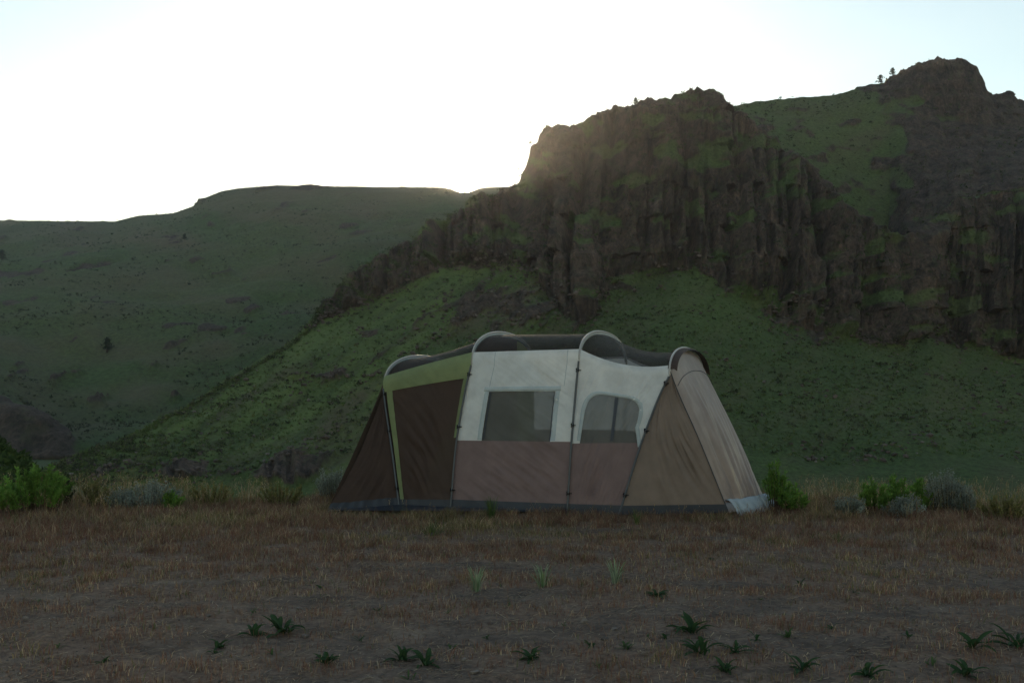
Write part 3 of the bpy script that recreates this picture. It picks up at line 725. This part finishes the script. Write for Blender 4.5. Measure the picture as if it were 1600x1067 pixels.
# loose stones below the cliff
ICO = np.array([(0, 0, 1), (.89, 0, .45), (.28, .85, .45), (-.72, .53, .45), (-.72, -.53, .45), (.28, -.85, .45), (.72, .53, -.45), (-.28, .85, -.45), (-.89, 0, -.45), (-.28, -.85, -.45), (.72, -.53, -.45), (0, 0, -1)])
ICF = np.array([(0, 1, 2), (0, 2, 3), (0, 3, 4), (0, 4, 5), (0, 5, 1), (1, 6, 2), (2, 7, 3), (3, 8, 4), (4, 9, 5), (5, 10, 1), (6, 7, 2), (7, 8, 3), (8, 9, 4), (9, 10, 5), (10, 6, 1), (6, 11, 7), (7, 11, 8), (8, 11, 9), (9, 11, 10), (10, 11, 6)])
def stones(c, size, colA, colB):
    n = len(c); V = ICO[None]*rng.uniform(.55, 1.2, (n, 12, 1))*(size[:, None]*rng.uniform(.6, 1.2, (n, 3)))[:, None]
    a = rng.uniform(0, 6.28, n); ca, sa = np.cos(a)[:, None], np.sin(a)[:, None]
    V = np.stack([V[..., 0]*ca-V[..., 1]*sa, V[..., 0]*sa+V[..., 1]*ca, V[..., 2]*.7], -1)+c[:, None]
    T_ = (ICF[None]+np.arange(n)[:, None, None]*12).reshape(-1, 3)
    f = rng.uniform(0, 1, (n, 1, 1)); col = np.broadcast_to(colA*(1-f)+colB*f, V.shape)
    return V.reshape(-1, 3), T_, col.reshape(-1, 3)
cs = pick(SPUR, 2600, lambda r, x, y, t: (x > 60) & (x < 1650) & (t > .2) & (t < 1.15) & (r > .12) & (r < .8)); ss = rng.uniform(.2, .6, len(cs))**1.4*1.5
cs2 = pick(SPUR, 900, lambda r, x, y, t: (x > 60) & (x < 1650) & (t > .2) & (t < 1.1)); ss2 = rng.uniform(.15, .5, len(cs2))
V, T3, Cc = join(stones(cs, ss, np.array([.05, .038, .03]), np.array([.13, .10, .085])), stones(cs2, ss2, np.array([.06, .05, .04]), np.array([.17, .145, .125])))
tag(obj('loose_rocks', mesh_np('loose_rocks', V, tris=T3, smooth=False, cols=Cc), MAT_ROCK), 'dark rocks scattered down the slope below the cliff', 'rocks', kind='stuff')

# ------------------------------------------------------------------ dry grass on the bench
def in_tent(x, y, grow=0.0):
    poly = np.array([Df, Cf, Cb+TU*.1, Db])[:, :2]; c = poly.mean(0); poly = c+(poly-c)*(1+grow)
    return in_poly(x, y, poly)
def wedge(n, r0, r1, half=31):
    r = np.sqrt(rng.uniform(r0*r0, r1*r1, n)); t = rng.uniform(-R(half), R(half), n); return r*np.sin(t), r*np.cos(t)
def blades(x, y, h, wd, lean, col, tipcol=None, curve=.5):
    n = len(x); z = ground_z(x, y)-.004; b = np.stack([x, y, z], -1)
    a = rng.uniform(0, 2*np.pi, n); la = rng.uniform(0, 2*np.pi, n)
    side = np.stack([np.cos(a), np.sin(a)*.6, a*0], -1)*wd[:, None]*.5
    ld = np.stack([np.cos(la), np.sin(la), la*0], -1)*(lean*h)[:, None]
    up = np.array([0, 0, 1.0])*h[:, None]
    m1 = b+up*.55+ld*(.55*curve); tp = b+up*(1-.25*lean[:, None])+ld
    V = np.stack([b-side, b+side, m1+side*.8, m1-side*.8, tp], 1)
    o = np.arange(n)[:, None]*5; Q = np.concatenate([o, o+1, o+2, o+3], 1); T_ = np.concatenate([o+3, o+2, o+4], 1)
    C_ = np.repeat(col[:, None], 5, 1)
    if tipcol is not None: C_[:, 2:] = (col*.5+tipcol*.5)[:, None]; C_[:, 4] = tipcol
    return V.reshape(-1, 3), Q, T_, C_.reshape(-1, 3)
def palette(n, cols_, wts):
    k = rng.choice(len(cols_), n, p=np.array(wts)/sum(wts)); return np.array(cols_)[k]*rng.uniform(.7, 1.3, (n, 1))
RED, RUST, STRAW, OLIVE, GREY, GOLD = (.175, .088, .062), (.225, .128, .080), (.38, .29, .185), (.11, .12, .045), (.20, .165, .13), (.27, .20, .085)
x, y = wedge(520000, 4.1, 13.6); cvr = cover(x, y); p3 = np.stack([x, y, x*0], -1)
clump = fbm(p3/.22, 2)
keep = (rng.uniform(size=len(x)) < np.clip(cvr*1.1-.06, 0.05, 1)**1.45*sstep(-.5, .35, clump)) & ~in_tent(x, y)
x, y, cvr = x[keep], y[keep], cvr[keep]; d = np.hypot(x, y); n = len(x)
h = rng.uniform(.018, .075, n)*(.5+.7*cvr)*(1+.75*sstep(8.3, 12.0, d)); wd = rng.uniform(.0022, .0042, n)*(.7+d/14)
tone = fbm(np.stack([x, y*1.5, x*0+4], -1)/1.6, 3)
col = palette(n, [RED, RUST, STRAW, OLIVE, GREY], [5, 4, 1.8, .9, 1.5])
g_ = palette(n, [OLIVE, STRAW, GOLD], [3, 2, 2]); wgt = np.clip(tone*1.0-.06+.4*sstep(11.3, 12.6, d), 0, .75)[:, None]; pickg = rng.uniform(size=(n, 1)) < wgt
col = np.where(pickg, g_, col)
V, Q, T3, Cc = blades(x, y, h, wd, rng.uniform(.15, .9, n), col)

tag(obj('dry_grass', mesh_np('dry_grass', V, quads=Q, tris=T3, smooth=False, cols=Cc), VEG), 'short reddish brown dry grass covering the flat ground', 'grass', kind='stuff')
# tall thin grass with seed heads along the lip and against the tent
x, y = wedge(30000, 9.6, 14.2); d = np.hypot(x, y); a_ = x/y*12
dens = .24*sstep(10.2, 12.6, d)+.75*sstep(11.9, 12.6, d)*((a_ < -2.9)+(a_ > 3.5))
dens = dens*np.clip(.6+fbm(np.stack([x, y, x*0], -1)/.8, 2)*1.3, 0.03, 1.5)
keep = (rng.uniform(size=len(x)) < dens*.62) & ~in_tent(x, y, .02); x, y = x[keep], y[keep]; n = len(x); d = np.hypot(x, y); a_ = x/y*12
side_ = ((a_ < -2.7)+(a_ > 3.3)).astype(float)
h = rng.uniform(.10, .24, n)*(1+.75*side_*rng.uniform(.3, 1, n)); wd = rng.uniform(.003, .006, n)
col = palette(n, [STRAW, GOLD, OLIVE, RUST, (.10, .13, .05)], [2, 3, 2.5+0, 2, 1.5])
V, Q, T3, Cc = blades(x, y, h, wd, rng.uniform(.05, .45, n), col)
# seed heads: small hanging flakes at the tips
tips = V.reshape(-1, 5, 3)[:, 4]; ns = 5; off = np.zeros((n, ns, 3)); off[..., :2] = rng.normal(size=(n, ns, 2))*.010; off[..., 2] = -np.linspace(0, .055, ns)[None]*rng.uniform(.7, 1.4, (n, 1))
c_ = tips[:, None]+off; t1 = rng.normal(size=(n, ns, 3)); t1 /= np.linalg.norm(t1, axis=-1)[..., None]
Vs = np.stack([c_-t1*.004, c_+t1*.004, c_+np.array([0, 0, -.018])+rng.normal(size=c_.shape)*.005], 2).reshape(-1, 3)
Ts = np.arange(len(Vs)).reshape(-1, 3)+len(V); Cs = np.repeat(palette(n, [STRAW, GOLD, RUST], [2, 2, 1.4]), ns*3, 0)
tag(obj('seed_grass', mesh_np('seed_grass', np.vstack([V, Vs]), quads=Q, tris=np.vstack([T3, Ts]), smooth=False, cols=np.vstack([Cc, Cs])), VEG), 'taller thin straw and olive grass with drooping seed heads along the lip', 'grass', kind='stuff')
# straw litter lying on the dirt
x, y = wedge(95000, 4.1, 11.5); n = len(x); keep = rng.uniform(size=n) < np.clip(.45+.8*fbm(np.stack([x, y*2, x*0+2], -1)/.7, 2), .08, 1); x, y = x[keep], y[keep]; n = len(x)
a = rng.normal(0, .9, n); ln = rng.uniform(.012, .055, n)*(1+2.2*(rng.uniform(size=n) > .985)); wd = rng.uniform(.0012, .003, n)
z = ground_z(x, y)+.004; c = np.stack([x, y, z], -1); dr = np.stack([np.cos(a), np.sin(a), rng.normal(0, .12, n)], -1); sd = np.stack([-np.sin(a), np.cos(a), a*0], -1)
V = np.stack([c-dr*ln[:, None]*.5-sd*wd[:, None], c-dr*ln[:, None]*.5+sd*wd[:, None], c+dr*ln[:, None]*.5+sd*wd[:, None]+np.array([0, 0, .003]), c+dr*ln[:, None]*.5-sd*wd[:, None]+np.array([0, 0, .003])], 1)
Cc = np.repeat(palette(n, [STRAW, GREY, RUST, (.34, .27, .18)], [2, 3, 3, .8]), 4, 0)
tag(obj('straw_litter', mesh_np('straw_litter', V, quads=np.arange(n*4).reshape(-1, 4), smooth=False, cols=Cc), VEG), 'broken straw and plant litter lying on the bare dirt', 'litter', kind='stuff')
x, y = wedge(5200, 4.1, 11); n = len(x); sz = rng.uniform(.003, .010, n)*(1+1.6*(rng.uniform(size=n) > .97))
V, T3, Cc = stones(np.stack([x, y, ground_z(x, y)+sz*.2], -1), sz, np.array([.07, .058, .05]), np.array([.19, .16, .14]))
tag(obj('pebbles', mesh_np('pebbles', V, tris=T3, smooth=False, cols=Cc), MAT_ROCK), 'small pebbles and clods strewn over the bare dirt', 'pebbles', kind='stuff')

# ------------------------------------------------------------------ single plants
def leaf_mesh(ln, wd, arch_, col, col2, fold=.35, nseg=7):
    t = np.linspace(0, 1, nseg); w_ = wd*np.sin(np.pi*np.clip(t*.93+.05, 0, 1))**.8
    cx = ln*(t*math.cos(.5)); cz = ln*(t*math.sin(.9)-arch_*t*t)
    V = np.stack([np.stack([cx, -w_, cz+fold*w_], -1), np.stack([cx, w_*0, cz], -1), np.stack([cx, w_, cz+fold*w_], -1)], 1)
    C_ = np.broadcast_to(np.array(col)*(1-t)[:, None, None]+np.array(col2)*t[:, None, None], V.shape)*np.array([.85, 1.25, .85])[None, :, None]
    return mesh_np('leaf', V, quads=gridquads(nseg, 3), cols=C_.reshape(-1, 3))
LEAVES2 = [leaf_mesh(rng.uniform(.07, .12), rng.uniform(.006, .012), rng.uniform(.2, .7), (.05, .09, .035), (.085, .14, .05), rng.uniform(.2, .6)) for _ in range(5)]
LEAVES = [leaf_mesh(rng.uniform(.09, .15), rng.uniform(.010, .016), rng.uniform(.3, .8), (.028, .06, .024), (.045, .095, .035), rng.uniform(.2, .6)) for _ in range(6)]
def stand(px_, py_):
    p = on_ground(px_, py_); p[2] = ground_z(p[0:1], p[1:2])[0]; return p
ROS = [(398, 992, 1), (445, 988, 1.25), (345, 1010, .7), (395, 957, .6), (512, 1036, .8), (430, 1020, .6), (628, 1030, .8), (664, 1040, 1.05), (830, 1034, .9), (795, 950, .45), (1025, 938, .9), (1080, 994, 1.25),
       (1092, 1027, 1.05), (1150, 1025, .85), (1135, 1050, .7), (1230, 1000, .65), (1252, 1048, 1.05), (1042, 1004, .6), (924, 1013, .5), (978, 1018, .7), (1250, 915, .55), (1520, 1016, 1.05), (1590, 1012, 1.2), (1508, 1052, .9),
       (1356, 1057, .9), (495, 893, .5), (160, 1036, .6), (500, 918, .4), (705, 1010, .55), (1013, 1004, .5), (640, 1062, .6), (1112, 880, .45), (1225, 965, .35), (760, 1000, .35), (335, 1022, .5), (560, 1000, .4), (880, 985, .35), (1180, 1005, .5), (1300, 985, .4), (1420, 1000, .45), (1455, 1040, .6), (1190, 940, .35), (1335, 930, .4), (240, 985, .4), (90, 1010, .5), (590, 950, .35), (700, 960, .4), (1400, 905, .4), (60, 940, .45), (290, 930, .35), (935, 1045, .5)]
for (px_, py_, sc_) in ROS:
    p = stand(px_, py_); LV_ = LEAVES if (sc_ > .75 or rng.uniform() < .4) else LEAVES2
    lab = (('large dark green rosette of broad leaves on the bare dirt', 'large leafy rosettes on the dirt') if sc_ >= 1 else
           ('small dark green broad-leaved plant growing low on the dirt', 'small dark leafy plants on the dirt') if LV_ is LEAVES else
           ('tiny lighter green narrow-leaved weed sprouting from the dirt', 'tiny green weeds on the dirt'))
    e = tag(empty('leafy_plant' if LV_ is LEAVES else 'weed', p, rng.uniform(0, 6.28), sc_), lab[0], 'plant', lab[1])
    nl = int(rng.integers(11, 17)) if sc_ > .6 else int(rng.integers(5, 8))
    for k in range(nl):
        o = obj('leaf', LV_[int(rng.integers(0, 5))], VEG, e)
        o.rotation_euler = (rng.normal(0, .2), rng.uniform(-.55, .35), k*2.4+rng.normal(0, .3)); o.scale = (rng.uniform(.5, 1.15), rng.uniform(.7, 1.2), rng.uniform(.6, 1.2))
        o.location = (rng.normal(0, .012), rng.normal(0, .012), -.004)
def grass_tuft(px_, py_, nb, hgt, spread, cols_, name, label, cat, grp=None):
    p = stand(px_, py_); e = tag(empty(name, p), label, cat, grp)
    n = nb; a = rng.uniform(0, 6.28, n); b = np.stack([np.cos(a), np.sin(a), a*0], -1)*rng.uniform(0, .035*spread/.1, (n, 1)); out = np.stack([np.cos(a), np.sin(a), a*0], -1)*rng.uniform(.2, 1, (n, 1))*spread
    hh = hgt*rng.uniform(.5, 1.1, (n, 1))*np.array([0, 0, 1.0]); sd = np.stack([-np.sin(a), np.cos(a), a*0], -1)*rng.uniform(.0016, .0034, (n, 1))
    V = np.stack([b-sd, b+sd, b+hh*.5+out*.3+sd, b+hh*.5+out*.3-sd, b+hh*.85+out*.75+sd*.7, b+hh*.85+out*.75-sd*.7, b+hh+out*1.25], 1)
    o = np.arange(n)[:, None]*7; Q = np.concatenate([np.concatenate([o, o+1, o+2, o+3], 1), np.concatenate([o+3, o+2, o+4, o+5], 1)]); T_ = np.concatenate([o+5, o+4, o+6], 1)
    C_ = palette(n, cols_, [1]*len(cols_)); C_ = np.repeat(C_[:, None], 7, 1); C_[:, 4:] = C_[:, 4:]*(1.35 if cat == 'grass tuft' else 1)
    obj('blades', mesh_np('blades', V, quads=Q, tris=T_, cols=C_.reshape(-1, 3)), VEG, e)
    return e
for (px_, py_) in ((745, 925), (848, 918), (962, 915)):
    e = grass_tuft(px_, py_, 44, .16, .10, [(.13, .20, .09), (.20, .27, .16), (.26, .30, .20)], 'grass_tuft', 'pale silvery green grass tuft on the dirt in front of the tent', 'grass tuft', 'pale grass tufts before the tent')
grass_tuft(768, 812, 70, .26, .12, [(.06, .11, .03), (.09, .13, .04)], 'grass_clump', 'green grass clump growing against the mauve tent wall', 'grass clump')
grass_tuft(675, 838, 90, .12, .22, [(.08, .11, .035), (.11, .12, .045)], 'grass_clump', 'wide low olive grass clump on the dry ground before the porch', 'grass clump')
grass_tuft(995, 822, 40, .16, .08, [(.07, .12, .035), (.10, .13, .04)], 'grass_clump', 'small green grass clump in front of the tan gore', 'grass clump')
grass_tuft(1310, 850, 40, .10, .2, [(.10, .11, .04), (.13, .12, .05)], 'grass_clump', 'sparse low olive grass clump on open ground beyond the tent end', 'grass clump')

def shrub(px_, py_, wdt, hgt, kind, name, label, cat, grp=None, dens=1.0, z=None, depth=None):
    p = stand(px_, py_+2) if depth is None else at(px_, py_, depth); hgt = hgt*(1.12 if kind == 'green' else 1.3)
    if depth is not None: p[2] = ground_z(p[0:1], p[1:2])[0]
    e = tag(empty(name, p), label, cat, grp)
    ns = max(8, int((26 if kind == 'green' else 34)*dens*max(1, wdt/.5)))
    SV, SQ, o = [], [], 0; LV, LC = [], []
    for k in range(ns):
        a = rng.uniform(0, 6.28); r = math.sqrt(rng.uniform(0, 1)); b = np.array([math.cos(a)*r*wdt*.28, math.sin(a)*r*wdt*.28, 0])
        tip = np.array([math.cos(a)*r*wdt*.5, math.sin(a)*r*wdt*.5, hgt*(1-.45*r*r)*rng.uniform(.72, 1.08)])+rng.normal(0, .02, 3)
        mid = (b+tip)/2+np.array([0, 0, hgt*.06]); c = cr([b, mid, tip], 5); v, q = tube(c, np.linspace(.005, .0018, 5), 3); SV.append(v); SQ.append(q+o); o += len(v)
        nl = int((80 if kind == 'green' else 80)*dens)
        t = rng.uniform(.12 if kind != 'green' else .2, 1, nl)**.8; pos = np.stack([np.interp(t, np.linspace(0, 1, 5), c[:, j]) for j in range(3)], -1)
        dirv = rng.normal(size=(nl, 3)); dirv[:, 2] = np.abs(dirv[:, 2])*(1.5 if kind == 'green' else .8)+.3; dirv /= np.linalg.norm(dirv, axis=1)[:, None]
        sd = np.cross(dirv, rng.normal(size=(nl, 3))); sd /= np.linalg.norm(sd, axis=1)[:, None]
        ll, lw = ((.05, .0058) if kind == 'green' else (.024, .0052)); ll = ll*rng.uniform(.6, 1.3, (nl, 1))
        if kind == 'sage': pos = pos+rng.normal(0, .014, (nl, 3))
        LV.append(np.stack([pos, pos+dirv*ll*.5+sd*lw, pos+dirv*ll, pos+dirv*ll*.5-sd*lw], 1))
        base_c = {'green': [(.10, .21, .04), (.17, .29, .06)], 'sage': [(.17, .20, .165), (.27, .30, .255)], 'dark': [(.02, .035, .016), (.04, .06, .025)], 'olive': [(.15, .155, .05), (.22, .20, .08)]}[kind]
        f = rng.uniform(0, 1, (nl, 1)); C_ = (np.array(base_c[0])*(1-f)+np.array(base_c[1])*f)*rng.uniform(.75, 1.15); LC.append(np.repeat(C_[:, None], 4, 1))
    SV = np.concatenate(SV); obj('stems', mesh_np('stems', SV, quads=np.concatenate(SQ), cols=np.tile(np.array([.10, .075, .05]), (len(SV), 1))), VEG, e)
    LV = np.concatenate(LV); obj('foliage', mesh_np('foliage', LV, quads=np.arange(len(LV)*4).reshape(-1, 4), smooth=False, cols=np.concatenate(LC).reshape(-1, 3)), VEG, e)
    return e
W = .0077   # metres per photo pixel at about 12 m
shrub(52, 803, 100*W, 66*W, 'green', 'green_shrub', 'broad upright bright green shrub beside a sloping grassy bank', 'shrub', dens=1.5)
shrub(4, 800, 60*W, 44*W, 'green', 'green_shrub', 'lower green shrub crowding the broad upright one', 'shrub', dens=1.2)
shrub(92, 790, 50*W, 40*W, 'dark', 'dark_shrub', 'dark twiggy shrub leaning behind the broad green shrub', 'shrub')
shrub(150, 792, 60*W, 36*W, 'olive', 'olive_shrub', 'low olive shrub between green shrub and grey sagebrush', 'shrub')
shrub(235, 792, 95*W, 36*W, 'sage', 'sagebrush', 'grey green sagebrush mound standing alone amid seed grass', 'sagebrush', dens=1.1)
shrub(190, 794, 50*W, 26*W, 'sage', 'sagebrush', 'small sagebrush tuft next to the grey sagebrush mound', 'sagebrush')
shrub(330, 790, 70*W, 34*W, 'olive', 'olive_shrub', 'rounded olive shrub below the tan earth scar', 'shrub')
shrub(270, 794, 30*W, 26*W, 'green', 'green_shrub', 'thin green sprig between sagebrush mound and olive shrub', 'shrub', dens=.7)
shrub(440, 788, 80*W, 30*W, 'olive', 'olive_shrub', 'yellowish olive shrub near the porch corner of the tent', 'shrub')
shrub(522, 781, 62*W, 46*W, 'sage', 'sagebrush', 'tall grey sagebrush behind the pegged porch corner of the tent', 'sagebrush', dens=1.2)
shrub(1214, 797, 44*W, 66*W, 'green', 'green_shrub', 'tall narrow bright green shrub right beside the tent end wall', 'shrub', dens=1.0)
shrub(1240, 801, 40*W, 34*W, 'green', 'green_shrub', 'short green shrub at the foot of the tall narrow one', 'shrub')
shrub(1366, 803, 44*W, 46*W, 'green', 'green_shrub', 'bright green shrub standing clear of the sagebrush with reddish stems', 'shrub')
shrub(1402, 801, 40*W, 50*W, 'green', 'green_shrub', 'middle bright green shrub of the row next to the sagebrush', 'shrub')
shrub(1436, 799, 36*W, 46*W, 'green', 'green_shrub', 'bright green shrub pressed against the large silver sagebrush', 'shrub')
shrub(1478, 800, 58*W, 50*W, 'sage', 'sagebrush', 'large silver sagebrush beside the row of green shrubs', 'sagebrush', dens=1.3)
shrub(1506, 803, 34*W, 34*W, 'sage', 'sagebrush', 'small sagebrush leaning on the large silver one', 'sagebrush')
shrub(1415, 808, 60*W, 26*W, 'sage', 'sagebrush', 'low grey sagebrush in front of the green shrub row', 'sagebrush')
shrub(1328, 806, 40*W, 22*W, 'sage', 'sagebrush', 'small pale sagebrush short of the green shrub row', 'sagebrush')
shrub(1570, 812, 80*W, 26*W, 'olive', 'olive_shrub', 'low olive shrub past the silver sagebrush', 'shrub')

# trees far off on the slopes
def juniper(px_, py_, src, hgt, label, name='juniper_tree', grp=None):
    P_, _, X, Y, T_ = src
    k = np.argmin((X-px_)**2+(Y-py_)**2 + 1e4*((T_ > 5.05) | (T_ < .2))); p = P_.reshape(-1, 3)[k]
    e = tag(empty(name, p-np.array([0, 0, .1])), label, 'tree', grp)
    v, q = tube(cr([(0, 0, 0), (.05*hgt, 0, .4*hgt), (0, .03*hgt, .85*hgt)], 7), np.linspace(.06*hgt, .012*hgt, 7), 6)
    obj('trunk', mesh_np('trunk', v, quads=q, cols=np.tile(np.array([.07, .05, .035]), (len(v), 1))), VEG, e)
    n = 70; c = np.stack([rng.normal(0, .19*hgt, n), rng.normal(0, .19*hgt, n), rng.uniform(.15, .9, n)*hgt], -1); c[:, :2] *= (1.25-c[:, 2:3]/hgt)
    s_ = rng.uniform(.07, .14, n)*hgt; V, T3_, C_ = clumps(c, s_, s_*.8, 14, s_*.7, np.array([.016, .028, .012]), np.array([.035, .05, .022]))
    obj('crown', mesh_np('crown', V, tris=T3_, smooth=False, cols=C_), VEG, e)
juniper(3, 405, HILL, 6.5, 'dark juniper on the far hillside above a dark rock ledge')
juniper(166, 548, HILL, 6.0, 'lone round dark juniper low on the far hillside')
juniper(290, 276+100, HILL, 4.0, 'small juniper on the far hillside below its shoulder')
juniper(993, 166, SPUR, 2.2, 'small bush standing on the top edge of the cliff', 'cliff_bush')
juniper(1376, 130, SPUR, 3.4, 'small tree on the grassy skyline below the rock knob', 'skyline_tree')
juniper(1397, 121, SPUR, 3.0, 'skyline tree at the foot of the rock knob', 'skyline_tree')

# ------------------------------------------------------------------ the air
hz = M('haze_air'); hz.t.nodes.remove(hz.b)
pv = hz.n('ShaderNodeVolumePrincipled'); pv.inputs['Color'].default_value = (.92, .95, 1, 1); pv.inputs['Density'].default_value = .00011; pv.inputs['Anisotropy'].default_value = .72
hz.l(pv.outputs[0], hz.out.inputs['Volume'])
hx, hy0, hy1, z0, z1 = 1750, -1750, 1750, -45, 200
V = [(-hx, hy0, z0), (hx, hy0, z0), (hx, hy1, z0), (-hx, hy1, z0), (-hx, hy0, z1), (hx, hy0, z1), (hx, hy1, z1), (-hx, hy1, z1)]
tag(obj('haze', mesh_np('haze', V, quads=[(0, 3, 2, 1), (4, 5, 6, 7), (0, 1, 5, 4), (1, 2, 6, 5), (2, 3, 7, 6), (3, 0, 4, 7)], smooth=False), hz.m), kind='stuff')
